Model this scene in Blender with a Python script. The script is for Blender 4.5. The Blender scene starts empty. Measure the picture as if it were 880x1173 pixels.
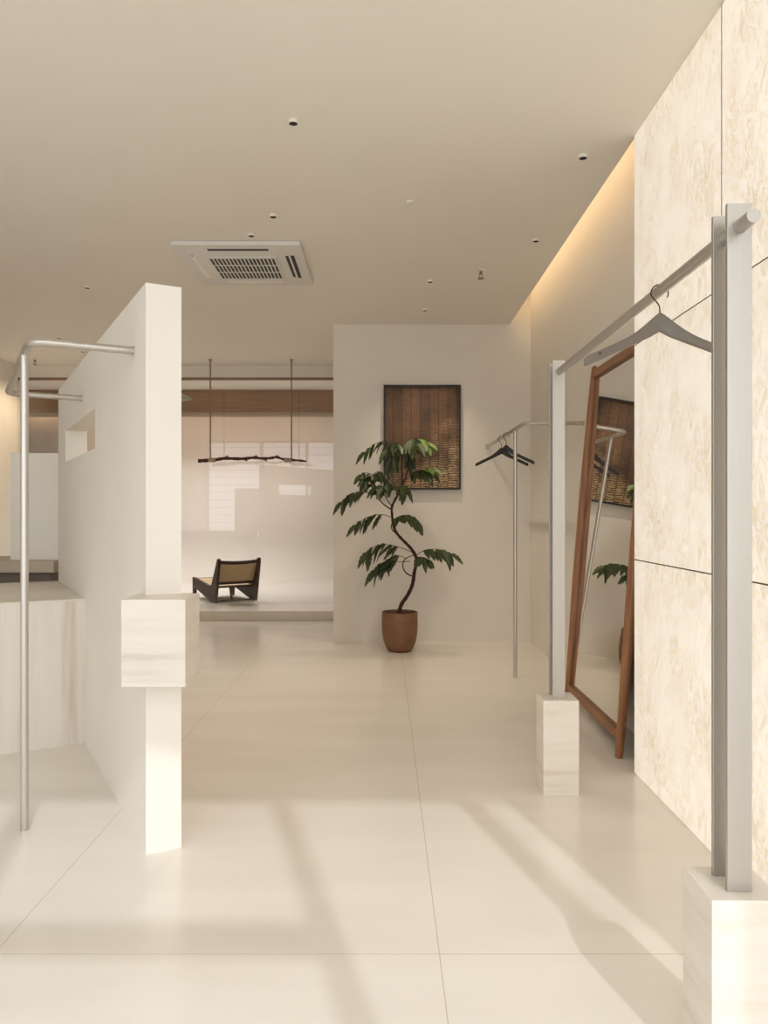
import bpy, bmesh, math, random
from mathutils import Vector, Matrix
random.seed(7)
PI = math.pi
sc = bpy.context.scene
COL = sc.collection
F = 880.0; CX = 440.0; CY = 586.5; H = 1.22; ZC = 2.98

def P(px, py, Y):
    return Vector(((px - CX) / F * Y, Y, H + (CY - py) / F * Y))

# ------------------------------------------------------------------ materials
def lin(c):
    out = []
    for v in c:
        v = v / 255.0
        out.append(v / 12.92 if v <= 0.04045 else ((v + 0.055) / 1.055) ** 2.4)
    return tuple(out) + (1.0,)

def new_mat(name):
    m = bpy.data.materials.new(name); m.use_nodes = True
    return m, m.node_tree, m.node_tree.nodes['Principled BSDF']

def mat(name, col, rough=0.5, metal=0.0, var=0.0, scale=6.0, stretch=(1, 1, 1), bump=0.0, col2=None, spec=None, emit=None, es=0.0, detail=4.0, distort=0.0):
    m, nt, b = new_mat(name)
    b.inputs['Roughness'].default_value = rough
    b.inputs['Metallic'].default_value = metal
    if spec is not None: b.inputs['Specular IOR Level'].default_value = spec
    c1 = lin(col)
    tc = nt.nodes.new('ShaderNodeTexCoord'); mp = nt.nodes.new('ShaderNodeMapping')
    mp.inputs['Scale'].default_value = stretch
    nt.links.new(tc.outputs['Object'], mp.inputs['Vector'])
    nz = nt.nodes.new('ShaderNodeTexNoise'); nz.inputs['Scale'].default_value = scale; nz.inputs['Detail'].default_value = detail
    nz.inputs['Distortion'].default_value = distort
    nt.links.new(mp.outputs[0], nz.inputs['Vector'])
    cr = nt.nodes.new('ShaderNodeValToRGB')
    if col2 is None:
        c2 = tuple(max(0, v * (1 - var)) for v in c1[:3]) + (1,)
        c3 = tuple(min(1, v * (1 + var)) for v in c1[:3]) + (1,)
    else:
        c2 = lin(col2); c3 = c1
    cr.color_ramp.elements[0].position = 0.32; cr.color_ramp.elements[0].color = c2
    cr.color_ramp.elements[1].position = 0.68; cr.color_ramp.elements[1].color = c3
    nt.links.new(nz.outputs['Fac'], cr.inputs['Fac'])
    nt.links.new(cr.outputs[0], b.inputs['Base Color'])
    if bump:
        bp = nt.nodes.new('ShaderNodeBump'); bp.inputs['Strength'].default_value = bump; bp.inputs['Distance'].default_value = 0.01
        nt.links.new(nz.outputs['Fac'], bp.inputs['Height']); nt.links.new(bp.outputs[0], b.inputs['Normal'])
    if emit:
        b.inputs['Emission Color'].default_value = lin(emit); b.inputs['Emission Strength'].default_value = es
    return m

M = {}
M['plaster'] = mat('plaster', (233, 228, 219), 0.75, var=0.015, scale=2.5, bump=0.04)
M['ceiling'] = mat('ceiling_paint', (239, 234, 225), 0.9, var=0.01, scale=2)
M['white'] = mat('white_enamel', (238, 234, 226), 0.4, var=0.01)
M['ac_white'] = mat('appliance_white', (222, 220, 216), 0.45, var=0.01)
M['black'] = mat('matt_black', (14, 12, 11), 0.6, var=0.1)
M['dark_gap'] = mat('dark_recess', (30, 26, 22), 0.8, var=0.1)
M['steel'] = mat('brushed_steel', (200, 194, 186), 0.36, metal=0.85, var=0.03, scale=9, stretch=(30, 30, 1))
M['satin'] = mat('satin_steel_bar', (186, 181, 174), 0.4, metal=0.8, var=0.02, scale=8, stretch=(30, 30, 1))
M['brass'] = mat('aged_brass', (150, 128, 96), 0.4, metal=0.7, var=0.05)
M['rope'] = mat('pale_rope', (176, 160, 136), 0.9, var=0.2, scale=90)
M['wire'] = mat('dark_wire', (70, 62, 54), 0.35, metal=0.9)
M['bark'] = mat('bark', (58, 38, 28), 0.85, var=0.35, scale=40, stretch=(1, 1, .4), bump=0.5)
M['branch'] = mat('dark_branch', (84, 48, 34), 0.8, var=0.35, scale=50, bump=0.6)
M['pot'] = mat('brown_ceramic', (126, 88, 62), 0.55, var=0.10, scale=14, bump=0.05)
M['soil'] = mat('soil', (44, 32, 24), 0.95, var=0.4, scale=60, bump=0.8)
M['leaf'] = mat('leaf_green', (60, 72, 38), 0.42, var=0.3, scale=25)
M['leaf_lit'] = mat('leaf_lit_green', (108, 130, 62), 0.5, var=0.2, scale=25)  # paler copy of the leaf green, light on the upper sprays put into colour
M['frame_dark'] = mat('charcoal_frame', (44, 40, 38), 0.5, var=0.1)
M['mirror_wood'] = mat('walnut_frame', (172, 120, 80), 0.42, col2=(138, 90, 56), scale=5, stretch=(9, 9, 0.6), detail=6)
M['mirror_wood_h'] = mat('walnut_rail', (162, 112, 74), 0.42, col2=(130, 84, 52), scale=5, stretch=(9, 0.6, 9), detail=6)
M['teak'] = mat('dark_teak', (70, 44, 32), 0.6, col2=(52, 32, 23), scale=12, stretch=(1, 1, 8))
M['cane'] = mat('cane_webbing', (206, 178, 138), 0.7, var=0.12, scale=120)
M['black_wood'] = mat('black_hanger_wood', (26, 24, 24), 0.4, var=0.2)
M['grey_wood'] = mat('grey_hanger', (112, 104, 94), 0.36, var=0.03, scale=8)
M['grey_board'] = mat('grey_board', (172, 168, 160), 0.6, var=0.05)
M['beam'] = mat('oak_beam', (160, 122, 90), 0.5, col2=(138, 102, 72), scale=3, stretch=(0.7, 6, 14), detail=5)
M['ledge'] = mat('ledge_stone_shaded', (186, 172, 154), 0.5, var=0.04)  # slab colour darkened to carry the shade lying on it
M['ledge_base_shade'] = mat('ledge_base_shaded', (118, 106, 92), 0.6, var=0.05)  # shade of the gap under the slab painted into the base colour
M['platform'] = mat('platform_stone', (228, 221, 210), 0.3, var=0.02, scale=2)
M['beam_edge'] = mat('beam_edge', (168, 148, 128), 0.6, var=0.03)
M['strip'] = mat('brown_strip', (136, 106, 82), 0.5, var=0.1)
M['studio'] = mat('studio_white', (222, 216, 208), 0.7, var=0.01)
M['lining'] = mat('joint_backing', (104, 94, 78), 0.8, var=0.05)
M['led'] = mat('led_strip', (255, 220, 170), 0.5, emit=(255, 229, 192), es=8.5)
M['pave'] = mat('pavement', (184, 182, 178), 0.8, var=0.08)

# travertine
def travertine(name, vertical=False):
    m, nt, b = new_mat(name)
    tc = nt.nodes.new('ShaderNodeTexCoord'); mp = nt.nodes.new('ShaderNodeMapping')
    mp.inputs['Scale'].default_value = (9, 9, 0.5) if vertical else (1.0, 1.0, 9)
    nt.links.new(tc.outputs['Object'], mp.inputs['Vector'])
    n1 = nt.nodes.new('ShaderNodeTexNoise'); n1.inputs['Scale'].default_value = 1.6; n1.inputs['Detail'].default_value = 7; n1.inputs['Roughness'].default_value = .6; n1.inputs['Distortion'].default_value = .15
    nt.links.new(mp.outputs[0], n1.inputs['Vector'])
    cr = nt.nodes.new('ShaderNodeValToRGB'); e = cr.color_ramp.elements
    e[0].position = .3; e[0].color = lin((204, 193, 178)); e[1].position = .7; e[1].color = lin((230, 224, 213))
    k = e.new(.45); k.color = lin((222, 214, 202)); k = e.new(.56); k.color = lin((228, 221, 210))
    nt.links.new(n1.outputs['Fac'], cr.inputs['Fac']); nt.links.new(cr.outputs[0], b.inputs['Base Color'])
    bp = nt.nodes.new('ShaderNodeBump'); bp.inputs['Strength'].default_value = .1; bp.inputs['Distance'].default_value = .01
    nt.links.new(n1.outputs['Fac'], bp.inputs['Height']); nt.links.new(bp.outputs[0], b.inputs['Normal'])
    b.inputs['Roughness'].default_value = .4
    return m
M['trav'] = travertine('travertine'); M['trav_v'] = travertine('travertine_vertical', True)

# floor slabs: joints at x = .153 + 1.23 k, y = 2.12 + 2.4 k
def floor_mat():
    m, nt, b = new_mat('floor_slabs')
    tc = nt.nodes.new('ShaderNodeTexCoord'); sp = nt.nodes.new('ShaderNodeSeparateXYZ')
    nt.links.new(tc.outputs['Object'], sp.inputs[0])
    def joint(out, off, per, w):
        a = nt.nodes.new('ShaderNodeMath'); a.operation = 'SUBTRACT'; nt.links.new(out, a.inputs[0]); a.inputs[1].default_value = off - per / 2
        d = nt.nodes.new('ShaderNodeMath'); d.operation = 'FLOORED_MODULO'; nt.links.new(a.outputs[0], d.inputs[0]); d.inputs[1].default_value = per
        s = nt.nodes.new('ShaderNodeMath'); s.operation = 'SUBTRACT'; nt.links.new(d.outputs[0], s.inputs[0]); s.inputs[1].default_value = per / 2
        ab = nt.nodes.new('ShaderNodeMath'); ab.operation = 'ABSOLUTE'; nt.links.new(s.outputs[0], ab.inputs[0])
        l = nt.nodes.new('ShaderNodeMath'); l.operation = 'LESS_THAN'; nt.links.new(ab.outputs[0], l.inputs[0]); l.inputs[1].default_value = w
        return l.outputs[0]
    jx = joint(sp.outputs['X'], .153, 1.23, .0013); jy = joint(sp.outputs['Y'], 2.12, 7.0, .0013)
    mx = nt.nodes.new('ShaderNodeMath'); mx.operation = 'MAXIMUM'; nt.links.new(jx, mx.inputs[0]); nt.links.new(jy, mx.inputs[1])
    mp = nt.nodes.new('ShaderNodeMapping'); mp.inputs['Scale'].default_value = (.6, 2.4, 1); nt.links.new(tc.outputs['Object'], mp.inputs['Vector'])
    n1 = nt.nodes.new('ShaderNodeTexNoise'); n1.inputs['Scale'].default_value = 1.6; n1.inputs['Detail'].default_value = 6; nt.links.new(mp.outputs[0], n1.inputs['Vector'])
    cr = nt.nodes.new('ShaderNodeValToRGB'); e = cr.color_ramp.elements
    e[0].position = .3; e[0].color = lin((227, 221, 211)); e[1].position = .7; e[1].color = lin((234, 229, 220))
    nt.links.new(n1.outputs['Fac'], cr.inputs['Fac'])
    mi = nt.nodes.new('ShaderNodeMix'); mi.data_type = 'RGBA'
    nt.links.new(mx.outputs[0], mi.inputs[0]); nt.links.new(cr.outputs[0], mi.inputs[6]); mi.inputs[7].default_value = lin((196, 183, 164))
    nt.links.new(mi.outputs[2], b.inputs['Base Color'])
    b.inputs['Roughness'].default_value = .2
    b.inputs['Specular IOR Level'].default_value = .5
    return m
M['floor'] = floor_mat()

# fibrous backlit panel
def panel_mat():
    m, nt, b = new_mat('fibre_paper_panel')
    tc = nt.nodes.new('ShaderNodeTexCoord'); mp = nt.nodes.new('ShaderNodeMapping'); mp.inputs['Scale'].default_value = (1, 1.9, 1.1)
    nt.links.new(tc.outputs['Object'], mp.inputs['Vector'])
    big = nt.nodes.new('ShaderNodeTexNoise'); big.inputs['Scale'].default_value = 3.2; big.inputs['Detail'].default_value = 5; nt.links.new(mp.outputs[0], big.inputs['Vector'])
    w = nt.nodes.new('ShaderNodeTexNoise'); w.inputs['Scale'].default_value = 13; w.inputs['Detail'].default_value = 3; w.inputs['Distortion'].default_value = 1.6; nt.links.new(mp.outputs[0], w.inputs['Vector'])
    s = nt.nodes.new('ShaderNodeMath'); s.operation = 'SUBTRACT'; nt.links.new(w.outputs['Fac'], s.inputs[0]); s.inputs[1].default_value = .5
    a = nt.nodes.new('ShaderNodeMath'); a.operation = 'ABSOLUTE'; nt.links.new(s.outputs[0], a.inputs[0])
    r = nt.nodes.new('ShaderNodeMapRange'); nt.links.new(a.outputs[0], r.inputs[0]); r.inputs[1].default_value = 0; r.inputs[2].default_value = .085; r.inputs[3].default_value = .75; r.inputs[4].default_value = 0
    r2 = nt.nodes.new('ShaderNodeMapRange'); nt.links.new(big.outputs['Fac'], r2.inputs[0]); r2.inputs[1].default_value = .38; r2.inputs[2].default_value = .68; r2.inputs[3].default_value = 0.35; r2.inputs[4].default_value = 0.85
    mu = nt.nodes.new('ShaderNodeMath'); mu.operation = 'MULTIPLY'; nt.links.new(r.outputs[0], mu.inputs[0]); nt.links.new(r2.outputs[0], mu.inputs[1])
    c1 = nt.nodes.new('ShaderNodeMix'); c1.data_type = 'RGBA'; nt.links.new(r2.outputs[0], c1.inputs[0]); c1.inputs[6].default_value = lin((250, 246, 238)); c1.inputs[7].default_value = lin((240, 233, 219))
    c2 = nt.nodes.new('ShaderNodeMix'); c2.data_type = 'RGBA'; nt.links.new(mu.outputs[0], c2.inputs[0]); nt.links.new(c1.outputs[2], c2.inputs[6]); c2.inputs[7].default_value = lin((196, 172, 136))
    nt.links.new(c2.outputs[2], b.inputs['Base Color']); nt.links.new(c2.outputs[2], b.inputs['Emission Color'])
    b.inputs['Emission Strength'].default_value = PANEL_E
    b.inputs['Roughness'].default_value = .6
    return m
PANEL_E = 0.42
M['panel'] = panel_mat()

def art_mat():
    m, nt, b = new_mat('woven_artwork')
    tc = nt.nodes.new('ShaderNodeTexCoord'); sp = nt.nodes.new('ShaderNodeSeparateXYZ'); nt.links.new(tc.outputs['Object'], sp.inputs[0])
    def math_(op, a, b_=None, c=None):
        n = nt.nodes.new('ShaderNodeMath'); n.operation = op
        for i, v in enumerate((a, b_, c)):
            if v is None: continue
            if isinstance(v, (int, float)): n.inputs[i].default_value = v
            else: nt.links.new(v, n.inputs[i])
        return n.outputs[0]
    X, Z = sp.outputs['X'], sp.outputs['Z']
    col = math_('DIVIDE', X, .086)
    cf = math_('ABSOLUTE', math_('SUBTRACT', math_('FRACT', col), .5))
    gap = math_('GREATER_THAN', cf, .46)
    cid = math_('FLOOR', col)
    wn = nt.nodes.new('ShaderNodeTexWhiteNoise'); wn.noise_dimensions = '1D'; nt.links.new(cid, wn.inputs['W'])
    nz = nt.nodes.new('ShaderNodeTexNoise'); nz.inputs['Scale'].default_value = 4.5; nz.inputs['Detail'].default_value = 8; nt.links.new(tc.outputs['Object'], nz.inputs['Vector'])
    mp = nt.nodes.new('ShaderNodeMapping'); mp.inputs['Scale'].default_value = (1, 1, 5); nt.links.new(tc.outputs['Object'], mp.inputs['Vector'])
    nf = nt.nodes.new('ShaderNodeTexNoise'); nf.inputs['Scale'].default_value = 28; nf.inputs['Detail'].default_value = 3; nt.links.new(mp.outputs[0], nf.inputs['Vector'])
    zz = math_('ADD', math_('ADD', math_('MULTIPLY', Z, 45), wn.outputs['Value']), math_('MULTIPLY', nf.outputs['Fac'], 1.3))
    row = math_('ABSOLUTE', math_('SUBTRACT', math_('FRACT', zz), .5))
    dash = math_('LESS_THAN', row, .24)
    # pale thread is dense in the lower right, scarce above
    t = math_('ADD', math_('MULTIPLY', math_('SUBTRACT', .42, Z), 2.2), math_('MULTIPLY', math_('SUBTRACT', X, .36), 1.6))
    t = math_('ADD', t, math_('MULTIPLY', math_('SUBTRACT', nz.outputs['Fac'], .5), 2.2))
    t = nt.nodes.new('ShaderNodeClamp') if False else math_('MINIMUM', math_('MAXIMUM', t, .05), .9)
    cr = nt.nodes.new('ShaderNodeValToRGB'); e = cr.color_ramp.elements
    e[0].position = .30; e[0].color = lin((58, 46, 42)); e[1].position = .76; e[1].color = lin((128, 92, 66))
    k = e.new(.48); k.color = lin((90, 67, 53))
    mixn = math_('ADD', math_('MULTIPLY', nz.outputs['Fac'], .7), math_('ADD', math_('MULTIPLY', nf.outputs['Fac'], .25), math_('MULTIPLY', wn.outputs['Value'], .12)))
    nt.links.new(mixn, cr.inputs['Fac'])
    m1 = nt.nodes.new('ShaderNodeMix'); m1.data_type = 'RGBA'; nt.links.new(math_('MULTIPLY', math_('MULTIPLY', dash, t), .8), m1.inputs[0]); nt.links.new(cr.outputs[0], m1.inputs[6]); m1.inputs[7].default_value = lin((220, 194, 150))
    m2 = nt.nodes.new('ShaderNodeMix'); m2.data_type = 'RGBA'; nt.links.new(math_('MULTIPLY', gap, .7), m2.inputs[0]); nt.links.new(m1.outputs[2], m2.inputs[6]); m2.inputs[7].default_value = lin((58, 40, 30))
    nt.links.new(m2.outputs[2], b.inputs['Base Color'])
    bp = nt.nodes.new('ShaderNodeBump'); bp.inputs['Strength'].default_value = .5; bp.inputs['Distance'].default_value = .004
    nt.links.new(math_('SUBTRACT', .5, row), bp.inputs['Height']); nt.links.new(bp.outputs[0], b.inputs['Normal'])
    b.inputs['Roughness'].default_value = .7
    return m
M['art'] = art_mat()

def mirror_mat():
    m, nt, b = new_mat('mirror_silver')
    b.inputs['Base Color'].default_value = (.9, .89, .87, 1); b.inputs['Metallic'].default_value = 1; b.inputs['Roughness'].default_value = 0.0
    return m
M['mirror'] = mirror_mat()

def glass_mat(name, tint=(1, 1, 1), r0=.045):
    m = bpy.data.materials.new(name); m.use_nodes = True; nt = m.node_tree; nt.nodes.clear()
    o = nt.nodes.new('ShaderNodeOutputMaterial'); mx = nt.nodes.new('ShaderNodeMixShader')
    t = nt.nodes.new('ShaderNodeBsdfTransparent'); t.inputs[0].default_value = tuple(tint) + (1,)
    g = nt.nodes.new('ShaderNodeBsdfGlossy'); g.inputs['Roughness'].default_value = 0
    lw = nt.nodes.new('ShaderNodeLayerWeight'); lw.inputs[0].default_value = .5
    p = nt.nodes.new('ShaderNodeMath'); p.operation = 'POWER'; nt.links.new(lw.outputs['Facing'], p.inputs[0]); p.inputs[1].default_value = 5
    q = nt.nodes.new('ShaderNodeMath'); q.operation = 'MULTIPLY_ADD'; nt.links.new(p.outputs[0], q.inputs[0]); q.inputs[1].default_value = 1 - r0; q.inputs[2].default_value = r0
    nt.links.new(q.outputs[0], mx.inputs[0]); nt.links.new(t.outputs[0], mx.inputs[1]); nt.links.new(g.outputs[0], mx.inputs[2]); nt.links.new(mx.outputs[0], o.inputs[0])
    return m
M['glass'] = glass_mat('clear_glass'); M['lamp_glass'] = glass_mat('frosted_green_glass', (.72, .8, .7), .12)

# ------------------------------------------------------------------ geometry helpers
def B(): return bmesh.new()

def box(bm, x0, x1, y0, y1, z0, z1, bev=0.0):
    vs = [bm.verts.new((x, y, z)) for x in (x0, x1) for y in (y0, y1) for z in (z0, z1)]
    f = [bm.faces.new([vs[i] for i in q]) for q in ((0, 1, 3, 2), (4, 6, 7, 5), (0, 4, 5, 1), (2, 3, 7, 6), (0, 2, 6, 4), (1, 5, 7, 3))]
    if bev:
        es = list({e for q in f for e in q.edges})
        bmesh.ops.bevel(bm, geom=es, offset=bev, segments=2, profile=.6, affect='EDGES')

def obox(bm, p0, u, lu, v, lv, z0, z1, bev=0.0):
    """box on the floor-plan parallelogram p0, p0+u*lu, p0+v*lv"""
    p0 = Vector((p0[0], p0[1])); u = Vector(u); v = Vector(v)
    c = [p0, p0 + u * lu, p0 + u * lu + v * lv, p0 + v * lv]
    lo = [bm.verts.new((p.x, p.y, z0)) for p in c]; hi = [bm.verts.new((p.x, p.y, z1)) for p in c]
    fs = [bm.faces.new(lo[::-1]), bm.faces.new(hi)]
    for i in range(4): fs.append(bm.faces.new((lo[i], lo[(i + 1) % 4], hi[(i + 1) % 4], hi[i])))
    if bev:
        es = list({e for q in fs for e in q.edges})
        bmesh.ops.bevel(bm, geom=es, offset=bev, segments=2, profile=.6, affect='EDGES')

def tube(bm, pts, rad, seg=12, flat=1.0, cap=True):
    pts = [Vector(p) for p in pts]; n = len(pts)
    rs = rad if isinstance(rad, (list, tuple)) else [rad] * n
    up = Vector((0, 0, 1)); t0 = (pts[1] - pts[0]).normalized()
    if abs(t0.dot(up)) > .95: up = Vector((0, 1, 0))
    nrm = (up - t0 * up.dot(t0)).normalized(); rings = []
    for i, p in enumerate(pts):
        if i == 0: t = pts[1] - pts[0]
        elif i == n - 1: t = pts[-1] - pts[-2]
        else: t = (pts[i + 1] - p).normalized() + (p - pts[i - 1]).normalized()
        t.normalize(); nrm = (nrm - t * nrm.dot(t)).normalized(); bn = t.cross(nrm)
        rings.append([bm.verts.new(p + (nrm * math.cos(a) + bn * math.sin(a) * flat) * rs[i]) for a in (2 * PI * k / seg for k in range(seg))])
    for a, b in zip(rings, rings[1:]):
        for k in range(seg): bm.faces.new((a[k], a[(k + 1) % seg], b[(k + 1) % seg], b[k]))
    if cap: bm.faces.new(rings[0][::-1]); bm.faces.new(rings[-1])

def lathe(bm, prof, c, seg=32):
    rings = []
    for r, z in prof:
        rings.append([bm.verts.new((c[0] + r * math.cos(2 * PI * k / seg), c[1] + r * math.sin(2 * PI * k / seg), c[2] + z)) for k in range(seg)])
    for a, b in zip(rings, rings[1:]):
        for k in range(seg): bm.faces.new((a[k], a[(k + 1) % seg], b[(k + 1) % seg], b[k]))
    bm.faces.new(rings[0][::-1]); bm.faces.new(rings[-1])

def prism(bm, poly, origin, d, w, t):
    """poly in (d,z) swept along w by thickness t"""
    o = Vector(origin); d = Vector(d); w = Vector(w)
    a = [bm.verts.new(o + d * p + Vector((0, 0, z))) for p, z in poly]
    b = [bm.verts.new(o + d * p + Vector((0, 0, z)) + w * t) for p, z in poly]
    bm.faces.new(a[::-1]); bm.faces.new(b); n = len(poly)
    for i in range(n): bm.faces.new((a[i], a[(i + 1) % n], b[(i + 1) % n], b[i]))

def smooth_pts(pts, sub=6):
    pts = [Vector(p) for p in pts]; out = []
    for i in range(len(pts) - 1):
        p0 = pts[max(i - 1, 0)]; p1 = pts[i]; p2 = pts[i + 1]; p3 = pts[min(i + 2, len(pts) - 1)]
        for k in range(sub):
            t = k / sub
            out.append(.5 * ((2 * p1) + (-p0 + p2) * t + (2 * p0 - 5 * p1 + 4 * p2 - p3) * t * t + (-p0 + 3 * p1 - 3 * p2 + p3) * t ** 3))
    out.append(pts[-1]); return out

def bend_path(corners, r, seg=8):
    """polyline with rounded corners"""
    c = [Vector(p) for p in corners]; out = [c[0]]
    for i in range(1, len(c) - 1):
        a = (c[i - 1] - c[i]).normalized(); b = (c[i + 1] - c[i]).normalized()
        p0 = c[i] + a * r; p2 = c[i] + b * r
        for k in range(seg + 1):
            t = k / seg; out.append((1 - t) ** 2 * p0 + 2 * t * (1 - t) * c[i] + t * t * p2)
    out.append(c[-1]); return out

ROOT = {}
def mk(name, bm, m, parent=None, smooth=False, loc=None):
    bmesh.ops.recalc_face_normals(bm, faces=bm.faces[:])
    me = bpy.data.meshes.new(name)
    if parent is not None: mw = ROOT[parent.name]
    elif loc is not None: mw = Matrix.Translation(loc)
    else: mw = Matrix.Identity(4)
    bm.transform(mw.inverted()); bm.to_mesh(me); bm.free()
    if smooth:
        for p in me.polygons: p.use_smooth = True
    me.materials.append(M[m] if isinstance(m, str) else m)
    o = bpy.data.objects.new(name, me); COL.objects.link(o)
    if parent is not None: o.parent = parent
    elif loc is not None: o.location = loc
    ROOT[o.name] = mw
    return o

def auto_smooth(o, ang=40):
    me = o.data
    for p in me.polygons: p.use_smooth = True
    me.set_sharp_from_angle(angle=math.radians(ang))

def thing(name, label, cat, loc, group=None):
    o = bpy.data.objects.new(name, None); COL.objects.link(o); o.location = loc; o.empty_display_size = .1
    o['label'] = label; o['category'] = cat
    if group: o['group'] = group
    ROOT[o.name] = Matrix.Translation(loc)
    return o

def tag(o, label, cat, group=None):
    o['label'] = label; o['category'] = cat
    if group: o['group'] = group
    return o

def struct(name, bm, m, label=None, smooth=False):
    o = mk(name, bm, m, smooth=smooth); o['kind'] = 'structure'
    if label: o['label'] = label
    return o

def copy_tree(o, loc, label=None, parent=None):
    c = o.copy(); COL.objects.link(c)
    if parent is None:
        c.location = loc
        if label: c['label'] = label
    else: c.parent = parent
    for ch in list(o.children): copy_tree(ch, None, None, c)
    return c

# ------------------------------------------------------------------ plan constants
XW = 1.376      # recess wall (right)
XP = 1.169      # face of the pale panels
YPE = 3.585     # far end of the panels
YB = 7.21       # far wall
XBL = -0.475    # left end of the far wall
YG = 9.24       # glass line
XL = -4.4       # left wall
YF = -.45       # shop front
dw = Vector((-.485, .8746)); dw.normalize()
dp = Vector((.8746, .485)); dp.normalize()
A0 = Vector((-.848, 2.735))
def W(s, t=0.0, z=0.0):      # point along the partition, t across it
    p = A0 + dw * s + dp * t
    return Vector((p.x, p.y, z))

# ------------------------------------------------------------------ setting
b = B(); box(b, XL - .2, 3.0, YF - .1, YG + .06, -.12, 0); struct('floor', b, 'floor')
b = B()
box(b, XL - .2, 1.18, YF - .2, YG, ZC, ZC + .14)
box(b, 1.18, 3.0, YF - .2, YPE, ZC, ZC + .14)
struct('ceiling', b, 'ceiling')
b = B()   # pocket above the recess that hides the light strip
box(b, 1.10, XW + .15, YPE - .12, YPE - .001, ZC + .14, ZC + .42)
box(b, 1.02, 1.10, YPE - .12, YB, ZC + .14, ZC + .42)
box(b, 1.02, XW + .15, YPE - .12, YB + .1, ZC + .42, ZC + .50)
struct('trim_1', b, 'ceiling')
b = B(); box(b, XW, XW + .15, YPE - .4, YB + .1, 0, ZC + .42); struct('wall_right', b, 'plaster')
b = B(); box(b, XBL, XW + .15, YB, YG + .06, 0, ZC + .42); struct('wall_back', b, 'plaster')
b = B(); box(b, XL - .15, XL, YF - .1, YG + .06, 0, ZC); struct('wall_left', b, 'plaster')
b = B(); box(b, 2.2, 2.35, YF - .1, .8, 0, ZC); box(b, XP + .12, 2.35, .8, .95, 0, ZC); struct('wall_side', b, 'plaster')
# carcass behind the panels
b = B(); box(b, XP + .02, XW + .15, .80, YPE, 0, ZC); struct('wall_lining', b, 'lining')
# partition wall with slot opening
b = B(); T = .126; L = 2.73; HT = 2.037; s0, s1, z0, z1 = 1.158, 2.334, 1.531, 1.727
obox(b, W(0), dw, s0, dp, T, 0, HT); obox(b, W(s1), dw, L - s1, dp, T, 0, HT)
obox(b, W(s0), dw, s1 - s0, dp, T, 0, z0); obox(b, W(s0), dw, s1 - s0, dp, T, z1, HT)
bmesh.ops.remove_doubles(b, verts=b.verts[:], dist=1e-5)
struct('wall_partition', b, 'plaster')

# shop front behind the camera
mull = [XL + .03, -4.27 + .0, -3.02, -1.9, -1.2, -.50, .565, 1.36, 2.17]
mull[0] = XL + .04; mull.pop(1)
b = B()
for x in mull: box(b, x - .035, x + .035, YF - .09, YF, .06, ZC - .03)
box(b, XL, 2.2, YF - .09, YF, 0, .06); box(b, XL, 2.2, YF - .09, YF, ZC - .03, ZC)
box(b, -1.2, .565, YF - .08, YF - .01, 2.02, 2.11)
struct('window_1', b, 'white')
b = B(); box(b, -9, 7, -9, YF - .12, -.14, -.02); struct('trim_2', b, 'pave')
# slim blind slats on the left bays
bl = thing('window_blind', 'open horizontal slatted blind in the left bays of the shop front, seen reflected', 'blind', (-2.75, YF + .03, 2.94))
b = B()
for k in range(14):
    z = .4 + k * .185; box(b, -4.34, -1.14, YF + .02, YF + .035, z, z + .012)
mk('slat', b, 'white', bl)
b = B(); box(b, -4.34, -1.14, YF + .005, YF + .05, 2.92, 2.95); mk('head_rail', b, 'white', bl)

# platform, glass line, studio
b = B(); box(b, XL, XBL, 8.64, 9.30, 0, .107, .004); struct('floor_platform', b, 'platform')
# seamless studio backdrop
b = B()
prof = [(9.30, .107)] + [(11.8 + .7 * math.sin(a), .107 + .7 - .7 * math.cos(a)) for a in (PI / 2 * k / 10 for k in range(11))] + [(12.5, 3.0)]
vs = []
for x in (-6.3, .3): vs.append([b.verts.new((x, y, z)) for y, z in prof])
lo = []
for x in (-6.3, .3): lo.append([b.verts.new((x, y + (.06 if i > 1 else 0), z - .06)) for i, (y, z) in enumerate(prof)])
n = len(prof)
for i in range(n - 1):
    b.faces.new((vs[0][i], vs[1][i], vs[1][i + 1], vs[0][i + 1])); b.faces.new((lo[0][i], lo[0][i + 1], lo[1][i + 1], lo[1][i]))
    b.faces.new((vs[0][i], vs[0][i + 1], lo[0][i + 1], lo[0][i])); b.faces.new((vs[1][i], lo[1][i], lo[1][i + 1], vs[1][i + 1]))
struct('floor_studio', b, 'studio', smooth=True)
b = B(); box(b, -6.4, -6.3, 9.3, 12.6, 0, 3.05); box(b, .3, .4, 9.3, 12.6, 0, 3.05); box(b, -6.4, XL - .15, 9.2, 9.3, 0, 3.05); struct('wall_studio', b, 'studio')
b = B(); box(b, -6.4, .4, YG + .07, 12.6, 2.95, 3.05); struct('ceiling_studio', b, 'ceiling')
b = B(); box(b, XL, XBL, YG, YG + .06, 2.835, ZC); struct('trim_3', b, 'plaster')
b = B(); box(b, XL, XBL, YG - .012, YG + .06, 2.812, 2.835); struct('trim_4', b, 'strip')
b = B(); box(b, XL, XBL, YG - .006, YG + .006, .10, 2.812) ; g = struct('window_2', b, 'glass')
b = B(); box(b, -6.3, .3, 10.88, 11.0, 2.626, 2.948); struct('trim_5', b, 'beam')
b = B(); box(b, -6.3, .3, 10.86, 11.02, 2.58, 2.626); struct('trim_6', b, 'beam_edge')

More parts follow.
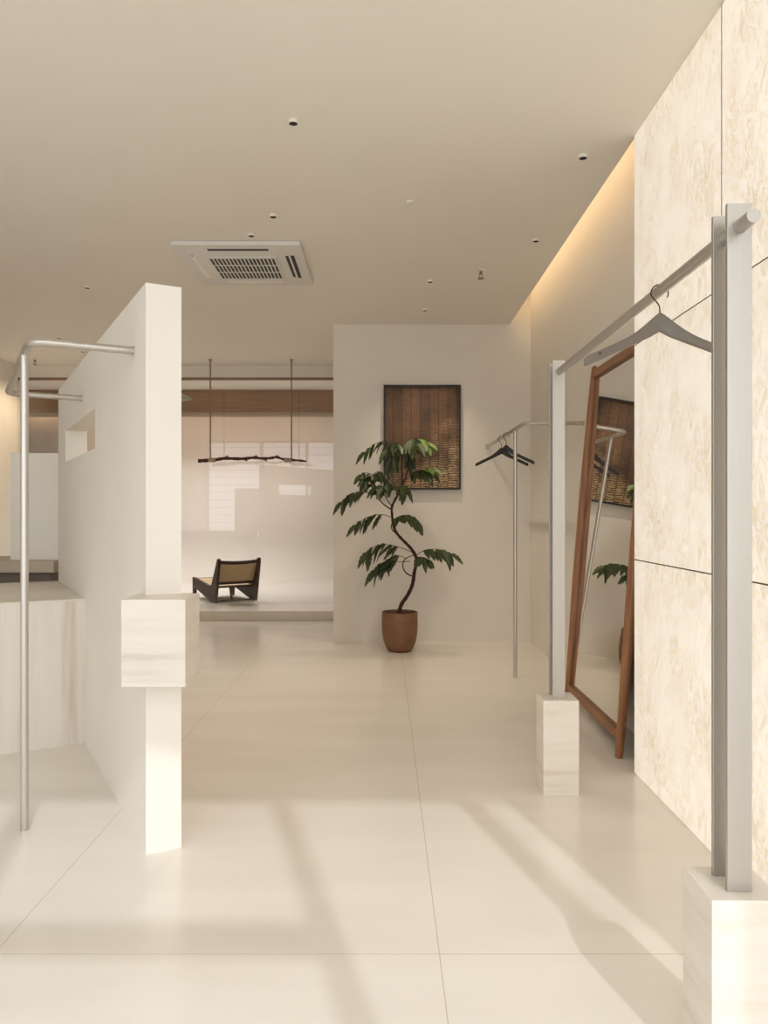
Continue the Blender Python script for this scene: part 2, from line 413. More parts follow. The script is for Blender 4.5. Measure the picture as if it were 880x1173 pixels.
# pale panels along the right
panels = []
ys = [.80, 1.735, 2.66, YPE]; zs = [0.004, .998, 1.996, ZC - .004]; g_ = .004
pos_w = ['', 'right-edge column behind the near uprights', 'column next to the leaning mirror']
pos_h = ['bottom', 'middle', 'top']; gz_ = .0028
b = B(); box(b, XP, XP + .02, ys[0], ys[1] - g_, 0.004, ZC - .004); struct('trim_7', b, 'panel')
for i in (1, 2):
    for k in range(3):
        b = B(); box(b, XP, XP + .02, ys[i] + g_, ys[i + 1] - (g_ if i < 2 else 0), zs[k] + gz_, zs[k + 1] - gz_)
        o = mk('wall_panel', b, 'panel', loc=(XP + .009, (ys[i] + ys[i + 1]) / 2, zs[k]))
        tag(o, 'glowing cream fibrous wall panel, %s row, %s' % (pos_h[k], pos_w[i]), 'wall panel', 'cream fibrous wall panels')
b = B()   # joint filler, a hair behind the panel faces
for z in zs[1:3]: box(b, XP + .0006, XP + .02, YPE - 1.85, YPE - .001, z - gz_, z + gz_)
for y in ys[1:3]: box(b, XP + .0007, XP + .02, y - g_, y + g_, .004, ZC - .004)
struct('trim_8', b, 'lining')

# led strip in the pocket
b = B(); box(b, 1.101, 1.115, YPE + .02, YB - .03, ZC + .36, ZC + .38); tag(mk('light_strip', b, 'led', loc=(1.108, 5.4, ZC + .36)), 'warm light strip hidden in the ceiling slot, washing the wall beside the mirror', 'light')

# ------------------------------------------------------------------ counter and blocks on the left
D0 = Vector((-1.577, 4.05))
ct = thing('display_counter', 'low travertine counter against the left face of the partition wall', 'counter', (D0.x - .9, D0.y - .2, 0))
b = B(); obox(b, D0, -dp, 2.55, dw, 1.2, 0, .756, .001); mk('counter_body', b, 'trav_v', ct)
b = B(); obox(b, D0 - dw * .004, -dp, 2.555, dw, 1.2, .756, .764, .001); mk('counter_top', b, 'trav', ct)
lg = thing('stone_ledge', 'raised stone ledge on a recessed base coloured as in shade behind the left counter', 'ledge', (-2.9, 5.2, 0))
b = B(); box(b, -3.9, -2.24, 5.17, 5.7, 0, .815); mk('ledge_base', b, 'ledge_base_shade', lg)
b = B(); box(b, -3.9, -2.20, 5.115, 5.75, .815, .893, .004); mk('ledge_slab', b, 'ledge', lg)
b = B(); box(b, -2.55, -1.95, 5.24, 5.36, .893, 1.622, .003); tag(mk('display_block', b, 'plaster', loc=(-2.2, 5.3, .893)), 'plain cream half-height screen block standing on the stone ledge', 'screen block')

# floating travertine block on the partition end
Yb = 2.60; bx0 = (138.7 - 440) / F * Yb; bx1 = (212.4 - 440) / F * Yb
b = B(); box(b, bx0, bx1, Yb, Yb + .20, H - 200.6 / F * Yb, H - 100.2 / F * Yb, .0025)
tag(mk('stone_block', b, 'trav', loc=((bx0 + bx1) / 2, Yb + .1, .63)), 'travertine block wrapped round the end of the partition wall, off the floor', 'stone block')

# ------------------------------------------------------------------ clothes rails
def flange(bm, p, d, r=.017):
    p = Vector(p); d = Vector(d).normalized(); tube(bm, [p, p + d * .006], r, 20)
lr = thing('clothes_rail', 'satin steel clothes rail looping out from the left face of the partition wall', 'clothes rail', (-1.381, 2.949, 0))
ZR = 1.833; to = .362
c0 = W(.214, 0, ZR); c1 = W(.214, -to, ZR); c2 = W(1.61, -to, ZR); c3 = W(1.61, 0, ZR)
b = B(); tube(b, bend_path([c0, c1, c2, c3], .085, 10), .0150, 20); auto_smooth(mk('rail', b, 'steel', lr))
pp = W(.446, -to, 0)
b = B(); tube(b, [pp, (pp.x, pp.y, ZR - .006)], .0150, 20); auto_smooth(mk('post', b, 'steel', lr))
for q_ in (.214, 1.61):
    b = B(); flange(b, W(q_, 0, ZR), (-dp.x, -dp.y, 0)); auto_smooth(mk('wall_flange', b, 'steel', lr))

br = thing('clothes_rail', 'slim steel clothes rail in the far right corner, carrying two black hangers', 'clothes rail', (.966, 5.665, 0))
XR = .968; ZB = 1.831; YR = 5.287
b = B(); tube(b, bend_path([(XR, YB, ZB), (XR, YR, ZB), (XW, YR, ZB)], .09, 10), .0140, 20); auto_smooth(mk('rail', b, 'steel', br))
b = B(); tube(b, [(XR, 5.665, 0), (XR, 5.665, ZB - .006)], .0140, 20); auto_smooth(mk('post', b, 'steel', br))
for q_, n_ in (((XR, YB, ZB), (0, -1, 0)), ((XW, YR, ZB), (-1, 0, 0))):
    b = B(); flange(b, q_, n_); auto_smooth(mk('wall_flange', b, 'steel', br))

# near rail: plate uprights on stone plinths
for nm, yc, lab in (('a', 1.68, 'square travertine plinth under the near steel uprights, at the right edge'), ('b', 3.376, 'square travertine plinth under the far steel uprights, in front of the mirror')):
    b = B(); box(b, .684, .838, yc - .078, yc + .078, 0, .4094, .002)
    tag(mk('stone_plinth', b, 'trav', loc=(.761, yc, 0)), lab, 'plinth', 'travertine plinths')
sr = thing('clothes_rail', 'straight steel clothes rail on paired flat uprights with a grey hanger', 'clothes rail', (.7595, 2.53, .4094))
for yc in (1.68, 3.376):
    for dy in (-.035, .035):
        b = B(); box(b, .733, .786, yc + dy - .0055, yc + dy + .0055, .4094, 1.879, .0012); mk('upright', b, 'satin', sr)
b = B(); tube(b, [(.7595, 1.577, 1.829), (.7595, 3.47, 1.829)], .0148, 32); auto_smooth(mk('rail', b, 'satin', sr))

# ------------------------------------------------------------------ hangers
def hook_mesh(bm, r, neck, R=.022, wr=.0018, gap=.0):
    """local: rod centre at origin; hook over it in the XZ plane; neck straight down to z=-neck"""
    pts = [Vector((0, 0, -neck)), Vector((0, 0, -neck * .72)), Vector((-.004, 0, -neck * .55)), Vector((-.014, 0, -neck * .36))]
    top = r - R + .0022
    for k in range(0, 11):
        a = math.radians(195 - 22.5 * k + 0)
        pts.append(Vector((R * math.cos(a), 0, top + R * math.sin(a))))
    tube(bm, smooth_pts(pts, 3), wr, 8)

def hanger_body(bm, half, drop, th, hmid, hend, sweep, n=20):
    """contoured wooden hanger: straight lower edge, humped shoulder, arms swept by sweep; z=0 at the top of the hump"""
    rings = []
    for i in range(-n, n + 1):
        u = i / n; a = abs(u); x = half * u
        zb = -hmid - drop * a + .004 * math.exp(-(a / .08) ** 2)
        h = hend + (hmid - hend) * math.exp(-(a / .26) ** 2); t = th * (1 - .25 * a)
        if a > .96: zb += h * .12; h *= .76; t *= .75
        zc = zb + h / 2; y = sweep * a
        rings.append([bm.verts.new((x, y + dy * t, zc + dz * h)) for dy, dz in ((-.5, -.36), (-.34, -.5), (.34, -.5), (.5, -.36), (.5, .36), (.34, .5), (-.34, .5), (-.5, .36))])
    for p, q in zip(rings, rings[1:]):
        for k in range(8): bm.faces.new((p[k], p[(k + 1) % 8], q[(k + 1) % 8], q[k]))
    bm.faces.new(rings[0][::-1]); bm.faces.new(rings[-1])

# grey hanger
def xform(bm, loc, rz):
    bm.transform(Matrix.Translation(loc) @ Matrix.Rotation(rz, 4, 'Z'))
gl = Vector((.7595, 2.116, 1.829)); gz = math.radians(-3)
gh = thing('clothes_hanger', 'grey contoured hanger hanging alone from the near straight steel rail', 'clothes hanger', gl)
b = B(); hook_mesh(b, .0148, .066, .0235, .0019); xform(b, gl, gz); mk('hook', b, 'wire', gh, smooth=True)
b = B(); hanger_body(b, .215, .100, .016, .052, .026, -.045); b.transform(Matrix.Translation((0, 0, -.064))); xform(b, gl, gz); auto_smooth(mk('hanger_arms', b, 'grey_wood', gh), 50)
for sx in (-1,):
    b = B(); u = .80; tube(b, [(sx * .215 * u, -.045 * u - .009, -.064 - .052 - .100 * u + .017), (sx * .215 * u, -.045 * u + .009, -.064 - .052 - .100 * u + .017)], .0035, 10)
    xform(b, gl, gz); mk('screw', b, 'wire', gh)
# black hangers
bl0 = Vector((XR, 6.33, ZB))
bh = thing('clothes_hanger', 'black wooden hanger on the corner rail, the one nearer the far wall', 'clothes hanger', bl0, 'black hangers on the corner rail')
b = B(); hook_mesh(b, .0140, .085, .026, .0022); xform(b, bl0, math.radians(-4)); mk('hook', b, 'wire', bh, smooth=True)
b = B(); hanger_body(b, .215, .105, .018, .052, .026, -.035); b.transform(Matrix.Translation((0, 0, -.082))); xform(b, bl0, math.radians(-4)); auto_smooth(mk('hanger_arms', b, 'black_wood', bh), 50)
copy_tree(bh, (XR, 6.08, ZB), 'black wooden hanger on the corner rail, the one nearer the rail post')

# ------------------------------------------------------------------ leaning mirror
LEAN = .082; YN, YFAR, XM = 3.814, 4.89, 1.166
def MP(y, z, off=0.0):
    return Vector((XM + LEAN * z + off, y, z))
ml = thing('floor_mirror', 'tall walnut framed mirror leaning against the right wall recess', 'mirror', (XM, (YN + YFAR) / 2, 0))
def mpost(y):
    b = B(); zs_ = [0.0, .004, .3, .8, 1.3, 1.8, 2.10, 2.135, 2.15]; rs = [.017, .0195, .024, .030, .031, .026, .021, .018, .008]
    pts = [MP(y, z) for z in zs_]; tube(b, pts, rs, 20); auto_smooth(mk('side_post', b, 'mirror_wood', ml), 50)
mpost(YN); mpost(YFAR)
def mrail(z, h):
    b = B(); y0, y1 = YN + .005, YFAR - .005
    q = [MP(y0, z - h / 2, -.012), MP(y0, z - h / 2, .014), MP(y0, z + h / 2, .014), MP(y0, z + h / 2, -.012)]
    a = [b.verts.new(p) for p in q]; c = [b.verts.new((p.x, y1, p.z)) for p in q]
    b.faces.new(a[::-1]); b.faces.new(c)
    for i in range(4): b.faces.new((a[i], a[(i + 1) % 4], c[(i + 1) % 4], c[i]))
    mk('cross_rail', b, 'mirror_wood_h', ml)
mrail(.106, .046); mrail(2.095, .05)
b = B(); q = [MP(YN, .11, .008), MP(YN, .11, .016), MP(YN, 2.09, .016), MP(YN, 2.09, .008)]
a = [b.verts.new(p) for p in q]; c = [b.verts.new((p.x, YFAR, p.z)) for p in q]
b.faces.new(a[::-1]); b.faces.new(c)
for i in range(4): b.faces.new((a[i], a[(i + 1) % 4], c[(i + 1) % 4], c[i]))
mk('mirror_glass', b, 'mirror', ml)

# ------------------------------------------------------------------ artwork
ax0, ax1, az0, az1 = (439.5 - 440) / F * YB, (527.5 - 440) / F * YB, H + 25.5 / F * YB, H + 145 / F * YB
ar = thing('framed_artwork', 'brown woven-strip artwork in a thin charcoal frame on the far wall', 'artwork', (ax0, YB, az0))
b = B(); fw = .018
for (x0, x1, z0, z1) in ((ax0, ax0 + fw, az0, az1), (ax1 - fw, ax1, az0, az1), (ax0 + fw, ax1 - fw, az0, az0 + fw), (ax0 + fw, ax1 - fw, az1 - fw, az1)):
    box(b, x0, x1, YB - .04, YB, z0, z1)
mk('frame', b, 'frame_dark', ar)
b = B(); box(b, ax0 + fw, ax1 - fw, YB - .022, YB - .004, az0 + fw, az1 - fw); mk('canvas', b, 'art', ar)

# ------------------------------------------------------------------ potted tree
YPt = 6.75; u_ = YPt / F
def Q(px, py, dy=0.0):
    p = P(px, py, YPt); return Vector((p.x, p.y + dy, p.z))
base = Q(458, 745); base.z = 0; pc = Vector((base.x, YPt, 0))
pt = thing('potted_tree', 'slender twisting tree with drooping leaves in a round brown pot', 'potted plant', pc)
b = B()
lathe(b, [(.085, 0), (.100, .004), (.122, .035), (.142, .085), (.154, .15), (.158, .22), (.157, .34), (.155, .345), (.150, .345), (.147, .335), (.147, .30), (.02, .30)], pc, 40)
auto_smooth(mk('pot', b, 'pot', pt), 50)
b = B(); lathe(b, [(.02, .301), (.147, .302), (.145, .312), (.08, .322), (.02, .326)], pc, 28); mk('soil', b, 'soil', pt)
tr = [(458, 707), (458, 699), (461, 691), (466, 684), (471, 674), (473.5, 665), (474.5, 656), (476.5, 646), (476.5, 638), (471.5, 629), (465, 622), (459, 616), (453.5, 609), (450.5, 600), (449.3, 591), (449, 581), (453.5, 571), (460, 559), (461, 548), (460.5, 537), (461, 526), (462, 515)]
tp = smooth_pts([Q(x, y, .03 * math.sin(i * .7)) for i, (x, y) in enumerate(tr)], 4)
n = len(tp); b = B(); tube(b, tp, [.0185 * (1 - .62 * i / n) + .0012 * math.sin(i * 1.9) for i in range(n)], 12); mk('trunk', b, 'bark', pt, smooth=True)
def twig(pts, r0=.0065, r1=.003):
    p = smooth_pts([Q(*q) for q in pts], 4); n = len(p)
    b = B(); tube(b, p, [r0 + (r1 - r0) * i / n for i in range(n)], 8); mk('branch', b, 'bark', pt, smooth=True)
twig([(472, 660), (465, 656), (461.5, 649), (463, 642), (468, 638), (476, 635.5)])
twig([(454.5, 611), (449.5, 607), (448.5, 602), (449.5, 599)], .006, .004)
twig([(449, 584, .01), (440, 578, .0), (432, 569, -.03), (429, 559, -.05), (427, 549, -.06)])
twig([(449.5, 580, .0), (445, 575, -.04), (441, 568, -.07)], .006, .003)
twig([(461, 556), (465, 546, -.02), (468, 533, -.03), (474, 523, -.04), (481, 517, -.05)], .007, .003)
def leaflet(bm, base, d, length, width, nup):
    d = d.normalized(); side = d.cross(nup).normalized(); up = side.cross(d).normalized()
    N = 9; prev = None
    lob = [0.10, .55, .88, .72, 1.0, .78, .82, .5, .38, 0.0]
    for k in range(N + 1):
        t = k / N; c = base + d * length * t - Vector((0, 0, 1)) * (length * .28 * t * t) + up * .0
        w = width * .5 * lob[k]
        l = bm.verts.new(c - side * w + up * w * .25); m_ = bm.verts.new(c - up * w * .12); r = bm.verts.new(c + side * w + up * w * .25)
        if prev:
            bm.faces.new((prev[0], l, m_, prev[1])); bm.faces.new((prev[1], m_, r, prev[2]))
        prev = (l, m_, r)
def spray(pts, m='leaf', L=19, wd=7.8, nl=5, start=.3, spread=.75, down=.9):
    """rachis through pts with leaflets in pairs, drooping"""
    p = smooth_pts([Q(*q) for q in pts], 6); n = len(p)
    b = B(); tube(b, p, [.0035 - .0022 * i / n for i in range(n)], 6)
    for k in range(nl):
        t = start + (1 - start) * k / nl; i = min(int(t * (n - 1)), n - 2)
        tan = (p[i + 1] - p[i]).normalized(); sd = tan.cross(Vector((0, 0, 1)))
        if sd.length < .2: sd = Vector((0, 1, 0))
        sd.normalize()
        for s in (-1, 1):
            jit = Vector((random.uniform(-.2, .2), random.uniform(-.2, .2), random.uniform(-.2, .2)))
            d = tan * .75 + sd * s * spread + Vector((0, 0, -down * random.uniform(.6, 1.1))) + jit
            ll = 1.1 * L * u_ * (1 - .30 * abs(t - .6)) * random.uniform(.8, 1.08)
            leaflet(b, p[i], d, ll, wd * u_ * random.uniform(.85, 1.1), Vector((0, -.6 * s, .8)) + jit * .5)
    leaflet(b, p[-2], (p[-1] - p[-3]), L * u_ * .9, wd * u_, Vector((0, -.5, .8)))
    o = mk('leaf_spray', b, m, pt); md = o.modifiers.new('thickness', 'SOLIDIFY'); md.thickness = .0012
spray([(461, 524, -.02), (452, 511, -.06), (440, 507, -.1), (428, 511, -.12), (418, 520, -.13)], L=17)
spray([(461, 524, -.02), (458, 512, -.08), (450, 510, -.16), (443, 518, -.2)], L=19, nl=4)
spray([(462, 520, 0), (458, 508, .06), (450, 506, .12), (444, 512, .16)], L=18, nl=4)
spray([(462, 520, 0), (455, 514, -.05), (450, 519, -.1), (449, 528, -.12)], L=19, nl=5)
spray([(461, 522, .02), (465, 514, .05), (469, 518, .08), (470, 526, .1)], L=17, nl=4)
spray([(463, 517, 0), (468, 508, -.08), (473, 505, -.14), (478, 511, -.18)], L=18, nl=4)
spray([(470, 526, -.03), (474, 510, -.05), (481, 504, -.08), (488, 508, -.1)], 'leaf_lit', L=15, nl=4, down=.6)
spray([(481, 517, -.05), (485, 509, -.1), (490, 510, -.12)], 'leaf_lit', L=14, nl=3, down=.7)
spray([(464, 550, -.01), (474, 541, -.05), (484, 539, -.08), (492, 543, -.1)], L=17, nl=4)
spray([(484, 539, -.08), (490, 537, -.1), (496, 539, -.12)], 'leaf_lit', L=13, nl=2, start=.2, down=.5)
spray([(428, 553, -.05), (427, 546, -.08), (420, 542, -.1), (415, 545, -.12)], L=15, nl=3)
spray([(429, 558, -.05), (426, 548, -.06), (432, 541, -.09), (438, 544, -.11)], L=15, nl=3)
spray([(429, 560, -.05), (424, 550, -.1), (419, 551, -.14)], L=15, nl=3, down=1.1)
spray([(456, 568, 0), (452, 558, -.08), (446, 555, -.14), (440, 560, -.18)], L=17, nl=4)
spray([(441, 568, -.07), (440, 560, -.1), (436, 557, -.14), (431, 560, -.16)], L=16, nl=3)
spray([(457, 565, 0), (460, 557, -.09), (464, 558, -.14), (463, 564, -.16)], L=15, nl=3)
spray([(431, 567, -.04), (421, 564.5, -.08), (410, 564, -.1), (400, 568, -.12), (392, 576, -.13)], L=17, start=.35)
spray([(449.5, 593), (441, 590, -.05), (430, 590, -.08), (418, 594, -.1), (408, 602, -.12)], L=17, start=.35)
spray([(450, 597), (456, 592, -.06), (465, 590, -.08), (474, 593, -.1), (478, 599, -.11)], L=15, start=.2, nl=5)
spray([(473, 633), (462, 628, -.05), (450, 624.5, -.09), (438, 623, -.12), (426, 627, -.14), (421, 632, -.15)], L=20, nl=6, start=.3, wd=8.6)
spray([(470, 643), (458, 643, -.06), (447, 641, -.1), (437, 645, -.13), (430, 652, -.14)], L=21, nl=5, start=.35, wd=8.6)
spray([(466, 640, 0), (455, 637, .08), (445, 642, .12), (441, 650, .14)], L=17, nl=4)
spray([(477, 636), (486, 630, -.05), (497, 628.5, -.08), (508, 630, -.1), (516, 634, -.12)], L=18, start=.25)
spray([(478, 638), (483, 638, -.07), (488, 641, -.1)], L=14, nl=3, start=.2)

# ------------------------------------------------------------------ hanging branch
YBr = 8.86
hb = thing('hanging_branch', 'bare dark branch slung from two thin brass rods in front of the glass', 'hanging branch', P(289, 526, YBr))
path = [(227, 528), (234, 527.6), (241, 527.2), (250, 526.2), (258, 525), (268, 525.4), (280, 525.5), (291, 524.2), (300, 525.2), (310, 524.8), (317, 523.6), (324, 526), (334, 527), (343, 527.6), (351, 528.6)]
bp_ = smooth_pts([P(x, y, YBr + .02 * math.sin(i * 1.3)) for i, (x, y) in enumerate(path)], 3)
b = B(); n = len(bp_); tube(b, bp_, [.021 - .009 * i / n + .003 * math.sin(i * 2.1) for i in range(n)], 10)
for x, y, dx, dy in ((257, 525, 4, -3), (291, 524.5, 3, -3), (316, 524, 2, -2.6), (280, 526, 3, 2), (303, 526, 3, 2)):
    tube(b, [P(x, y, YBr), P(x + dx, y + dy, YBr - .01)], [.012, .006], 8)
mk('branch', b, 'branch', hb, smooth=True)
for px in (241, 334):
    x = (px - 440) / F * YBr; zb = P(px, 527, YBr).z
    b = B(); tube(b, [(x, YBr, zb), (x, YBr, ZC)], .0085, 10); tube(b, [(x, YBr, ZC - .012), (x, YBr, ZC)], .02, 14); mk('rod', b, 'brass', hb, smooth=False)
for px0, px1 in ((239, 247.5), (326, 334.5)):
    b = B()
    for k in range(5):
        pa = P(px0 + (px1 - px0) * k / 5, 527, YBr); pb = P(px0 + (px1 - px0) * (k + .9) / 5, 527, YBr)
        tube(b, [pa, pb], .026, 12)
    mk('binding', b, 'rope', hb)

# pendant in the studio, half hidden by the partition
pl = P(203, 455, 10.0)
pe = thing('pendant_lamp', 'shallow greenish glass pendant shade just beyond the partition, behind the glass', 'pendant lamp', (pl.x, pl.y, 2.95))
b = B(); lathe(b, [(.03, .05), (.06, .045), (.14, .01), (.185, -.02), (.19, -.03), (.17, -.035), (.02, -.06)], pl, 32); auto_smooth(mk('lamp_shade', b, 'lamp_glass', pe), 60)
b = B(); tube(b, [(pl.x, pl.y, pl.z + .05), (pl.x, pl.y, 2.95)], .006, 8); mk('cord', b, 'wire', pe)
b = B(); box(b, -5.42, -4.5, 11.0 + .2, 11.26, .107, 2.62, .003); tag(mk('backdrop_board', b, 'grey_board', loc=(-5, 11.23, .107)), 'tall grey backdrop board behind the glass, seen beyond the left counter', 'board')

# ------------------------------------------------------------------ low chair with cane seat
ph = math.radians(33); fwd = Vector((-math.sin(ph), math.cos(ph), 0)); rgt = Vector((math.cos(ph), math.sin(ph), 0))
ZP = .107; c0 = Vector((-2.085, 9.40, ZP)); CW = .56
ch = thing('lounge_chair', 'low dark wood lounge chair with woven cane seat and back', 'chair', c0 + rgt * CW / 2)
side = [(-.035, 0), (.065, 0), (.70, .135), (.715, 0), (.765, 0), (.775, .262), (.72, .262), (.17, .195), (.085, .21), (-.115, .545), (-.145, .545), (-.15, .50)]
for s in (0, 1):
    b = B(); prism(b, side, c0 + rgt * (s * (CW - .035)), fwd, rgt, .035); mk('side_frame', b, 'teak', ch)
def cpt(d, w, z): return c0 + fwd * d + rgt * w + Vector((0, 0, z))
def rail(pa, pb, r, sag=0.0, name='rail', flat=1.6):
    pts = []
    for k in range(9):
        t = k / 8; p = pa.lerp(pb, t) - Vector((0, 0, sag * 4 * t * (1 - t))) ; pts.append(p)
    b = B(); tube(b, pts, r, 10, flat=flat); mk(name, b, 'teak', ch, smooth=True)
rail(cpt(-.115, .02, .505), cpt(-.115, CW - .02, .505), .022, .016, 'top_rail', .7)
rail(cpt(.03, .02, .235), cpt(.03, CW - .02, .235), .020, .0, 'lower_back_rail', .7)
rail(cpt(.06, .02, .185), cpt(.06, CW - .02, .185), .014, .0, 'rear_seat_rail', 1)
rail(cpt(.735, .02, .235), cpt(.735, CW - .02, .235), .018, 0, 'front_rail', 1)
rail(cpt(.0, .02, .018), cpt(.0, CW - .02, .018), .010, 0, 'floor_stretcher', 1)
b = B(); tube(b, [cpt(.0, CW * .42, .02), cpt(.04, CW * .42, .19)], [.014, .022], 8); mk('strut', b, 'teak', ch)
def sheet(d0, z0, d1, z1, name):
    b = B(); nrm = Vector((0, 0, 0)) + (fwd * (z1 - z0) - Vector((0, 0, 1)) * (d1 - d0)).normalized() * .006
    q = [cpt(d0, .035, z0), cpt(d0, CW - .035, z0), cpt(d1, CW - .035, z1), cpt(d1, .035, z1)]
    a = [b.verts.new(p) for p in q]; c = [b.verts.new(p + nrm) for p in q]
    b.faces.new(a); b.faces.new(c[::-1])
    for i in range(4): b.faces.new((a[i], a[(i + 1) % 4], c[(i + 1) % 4], c[i]))
    mk(name, b, 'cane', ch)
sheet(.02, .25, -.105, .49, 'cane_back'); sheet(.08, .19, .72, .248, 'cane_seat')

# ------------------------------------------------------------------ ceiling fittings
def cy(py, z=ZC): return (z - H) * F / (CY - py)
def ceil_pt(px, py):
    Y = cy(py); return Vector(((px - CX) / F * Y, Y, ZC))
dl_spots = [((336, 138), 'nearest the camera, left of centre'), ((668, 178), 'close to the right wall, near the top of the panels'),
            ((313, 246), 'the upper of the two above the air conditioner'), ((288, 268), 'the lower of the two, just above the air conditioner'),
            ((614, 274), 'beside the lit right-hand ceiling slot'), ((493, 321), 'farther of the pair before the artwork, on the near side'),
            ((487, 354), 'closest to the artwork wall'), ((100, 328), 'above the partition wall on the left'),
            ((68, 386), 'above the bend of the left clothes rail'), ((95, 402), 'just over the straight arm of the left clothes rail')]
r = .022
p0 = ceil_pt(336, 138)
dl = thing('downlight', 'small ceiling downlight, ' + dl_spots[0][1], 'downlight', p0, 'small ceiling downlights')
b = B(); lathe(b, [(r, 0), (r, -.013), (r - .002, -.015), (r - .003, -.015), (r - .0035, -.006)], p0, 24); auto_smooth(mk('bezel', b, 'white', dl), 50)
b = B(); lathe(b, [(r - .003, -.0145), (r - .003, -.006)], p0, 24); mk('lens', b, 'black', dl)
for (px, py), lb in dl_spots[1:]:
    copy_tree(dl, ceil_pt(px, py), 'small ceiling downlight, ' + lb)
# flush discs
for (px, py), rr, lb in (((470, 231.5), .028, 'flush white disc on the ceiling right of the air conditioner'), ((120, 351), .022, 'flush white disc on the ceiling left, between downlight and partition wall'), ((292, 384), .02, 'small flush white disc on the ceiling beyond the air conditioner')):
    p = ceil_pt(px, py); b = B(); lathe(b, [(rr, 0), (rr, -.005), (rr * .9, -.009), (rr * .3, -.010)], p, 24); auto_smooth(mk('ceiling_disc', b, 'white', loc=p))
    o = bpy.context.scene.objects[-1] if False else [q for q in COL.objects if q.name.startswith('ceiling_disc')][-1]
    tag(o, lb, 'ceiling disc')
# sprinklers
def sprinkler(px, py, lb):
    p = ceil_pt(px, py); t = thing('ceiling_sprinkler', lb, 'sprinkler', p, 'ceiling sprinklers')
    b = B(); lathe(b, [(.036, .002), (.036, -.006), (.026, -.010), (.012, -.011)], p, 24); auto_smooth(mk('escutcheon', b, 'white', t), 50)
    b = B(); lathe(b, [(.010, -.010), (.011, -.03), (.006, -.034)], p, 14)
    for s in (-1, 1): tube(b, [p + Vector((s * .010, 0, -.028)), p + Vector((s * .013, 0, -.045)), p + Vector((s * .004, 0, -.062))], .0025, 6)
    mk('sprinkler_body', b, 'brass', t)
    b = B(); lathe(b, [(.005, -.058), (.024, -.064), (.024, -.066), (.004, -.067)], p, 18); mk('deflector', b, 'brass', t)
sprinkler(551, 309, 'hanging fire sprinkler on the ceiling near the far right corner'); sprinkler(40, 411, 'hanging fire sprinkler on the ceiling at the far left, over the rail post')

# cassette air conditioner
x0, x1, y0, y1, zb = -1.383, -.541, 4.97, 5.86, ZC - .034
ac = thing('air_conditioner', 'square white ceiling cassette air conditioner with dark slatted grille', 'air conditioner', ((x0 + x1) / 2, (y0 + y1) / 2, ZC))
b = B(); box(b, x0, x1, y0, y1, zb, ZC, .012); auto_smooth(mk('panel', b, 'ac_white', ac), 40)
gx0, gx1, gy0, gy1 = -1.188, -.742, 5.20, 5.655
b = B(); box(b, gx0 - .02, gx1 + .02, gy0 - .02, gy1 + .02, zb - .006, zb + .001, .002); mk('grille_frame', b, 'ac_white', ac)
b = B(); box(b, gx0, gx1, gy0, gy1, zb - .0072, zb - .0055); gr = mk('grille', b, 'black', ac)
b = B()
for k in range(18):
    x = gx0 + (gx1 - gx0) * k / 17; box(b, x - .0045, x + .0045, gy0 - .001, gy1 + .001, zb - .011, zb - .007)
for k in range(4):
    y = gy0 + (gy1 - gy0) * k / 3; box(b, gx0, gx1, y - .004, y + .004, zb - .0115, zb - .007)
mk('grille_slats', b, 'ac_white', gr)
def slot(xa, xb, ya, yb, open_='black'):
    b = B(); box(b, xa, xb, ya, yb, zb - .0015, zb + .001, .0007); o = mk('air_slot', b, open_, ac)
slot(x0 + .22, x1 - .22, y0 + .07, y0 + .105)
slot(x0 + .22, x1 - .22, y1 - .115, y1 - .075, 'white')
slot(x0 + .075, x0 + .11, y0 + .20, y1 - .20, 'white'); slot(x1 - .125, x1 - .105, y0 + .21, y1 - .22); slot(x1 - .09, x1 - .065, y0 + .20, y1 - .20)
b = B(); lathe(b, [(.007, .001), (.007, -.002)], (x0 + .09, y0 + .205, zb), 12); mk('indicator', b, 'black', ac)

# ------------------------------------------------------------------ light
def area(name, loc, rot, sx, sy, power, col, spread=180):
    l = bpy.data.lights.new(name, 'AREA'); l.shape = 'RECTANGLE'; l.size = sx; l.size_y = sy; l.energy = power; l.color = lin(col)[:3]; l.spread = math.radians(spread)
    o = bpy.data.objects.new(name, l); COL.objects.link(o); o.location = loc; o.rotation_euler = rot; return o
DL = 18
SUN, SKY = 1.05, 2.6
s = bpy.data.lights.new('sun', 'SUN'); s.energy = SUN; s.angle = math.radians(1.0); s.color = lin((248, 250, 255))[:3]
so = bpy.data.objects.new('sun', s); COL.objects.link(so)
el = math.radians(36.6); sd = Vector((-.26 * math.cos(el), .9656 * math.cos(el), -math.sin(el)))
so.rotation_euler = sd.to_track_quat('-Z', 'Y').to_euler(); so.location = (3, -8, 6)
w = bpy.data.worlds.new('sky'); sc.world = w; w.use_nodes = True
bg = w.node_tree.nodes['Background']; bg.inputs[0].default_value = lin((247, 250, 255)); bg.inputs[1].default_value = SKY
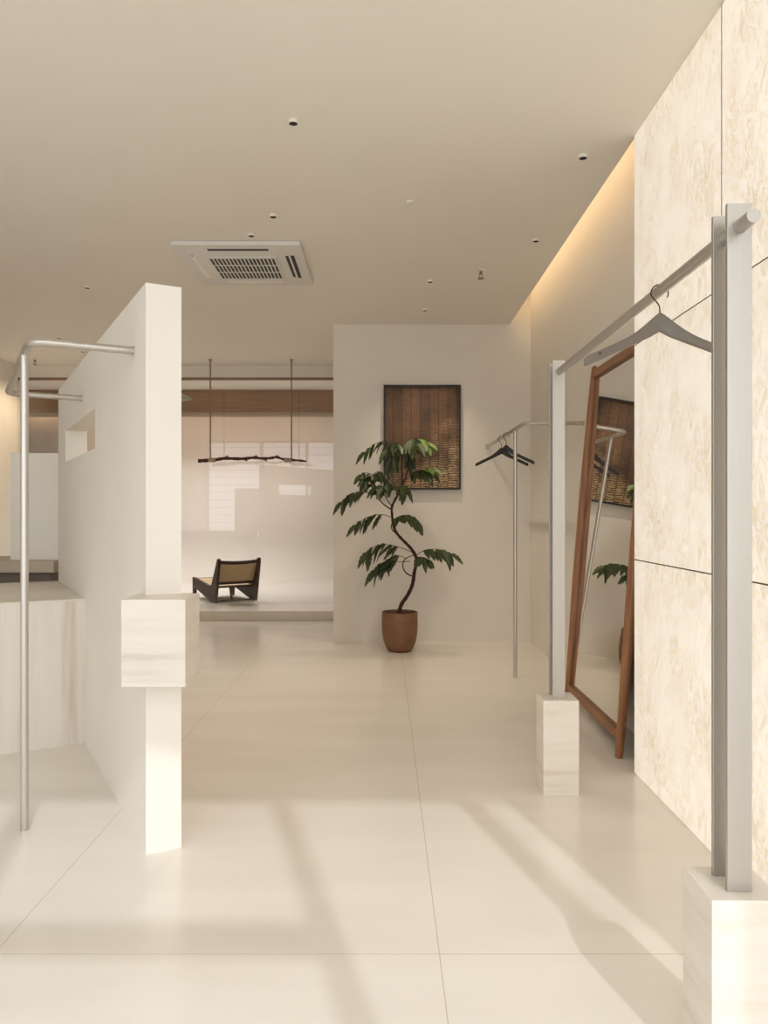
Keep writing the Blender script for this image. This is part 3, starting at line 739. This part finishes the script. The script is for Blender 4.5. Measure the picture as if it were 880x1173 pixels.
po = area('window_daylight', ((XL + 2.2) / 2, YF + .06, 1.5), (math.radians(90), 0, 0), 6.5, 2.9, 1, (255, 255, 255)); po.rotation_euler = (math.radians(90), 0, 0)
po.data.cycles.is_portal = True
area('studio_fill', (-3.0, 11.35, 2.9), (math.radians(-28), 0, 0), 5.0, .5, 150, (250, 249, 247), 170)  # added area light that brightens the studio, no visible lamp there
def spot(name, loc, tgt, power, size=70, col=(255, 226, 184), rad=.02, blend=.6):
    l = bpy.data.lights.new(name, 'SPOT'); l.energy = power; l.spot_size = math.radians(size); l.spot_blend = blend; l.shadow_soft_size = rad; l.color = lin(col)[:3]
    o = bpy.data.objects.new(name, l); COL.objects.link(o); o.location = loc; o.rotation_euler = (Vector(tgt) - Vector(loc)).to_track_quat('-Z', 'Y').to_euler(); return o
for (px, py), _ in dl_spots:
    q = ceil_pt(px, py)
    if px > 600: continue      # the two by the wall are off
    near = py > 300 and px > 300
    spot('downlight_beam', (q.x, q.y, ZC - .03), (q.x, q.y + (.25 if near else 0), 0), 45 if near else (34 if (px, py) in ((313, 246), (288, 268)) else 15), 88 if near else 105, (255, 236, 212), .012, 1.0)
spot('wall_washer', (XL + .95, 8.7, ZC - .03), (XL, 9.0, 1.2), 52, 100, (255, 228, 188))

# ------------------------------------------------------------------ camera
cam = bpy.data.cameras.new('camera'); cam.sensor_fit = 'HORIZONTAL'; cam.sensor_width = 36; cam.lens = 36 * F / 880; cam.clip_start = .05
co = bpy.data.objects.new('camera', cam); COL.objects.link(co); co.location = (0, 0, H); co.rotation_euler = (PI / 2, 0, 0)
sc.camera = co
vs_ = sc.view_settings; vs_.view_transform = 'Standard'; vs_.look = 'None'; vs_.exposure = 0.0; vs_.gamma = 1.0; vs_.use_curve_mapping = False
sc.cycles.use_denoising = True; sc.cycles.max_bounces = 10; sc.cycles.diffuse_bounces = 6; sc.cycles.glossy_bounces = 5; sc.cycles.transparent_max_bounces = 12
sc.cycles.caustics_reflective = False; sc.cycles.caustics_refractive = False; sc.cycles.sample_clamp_indirect = 6
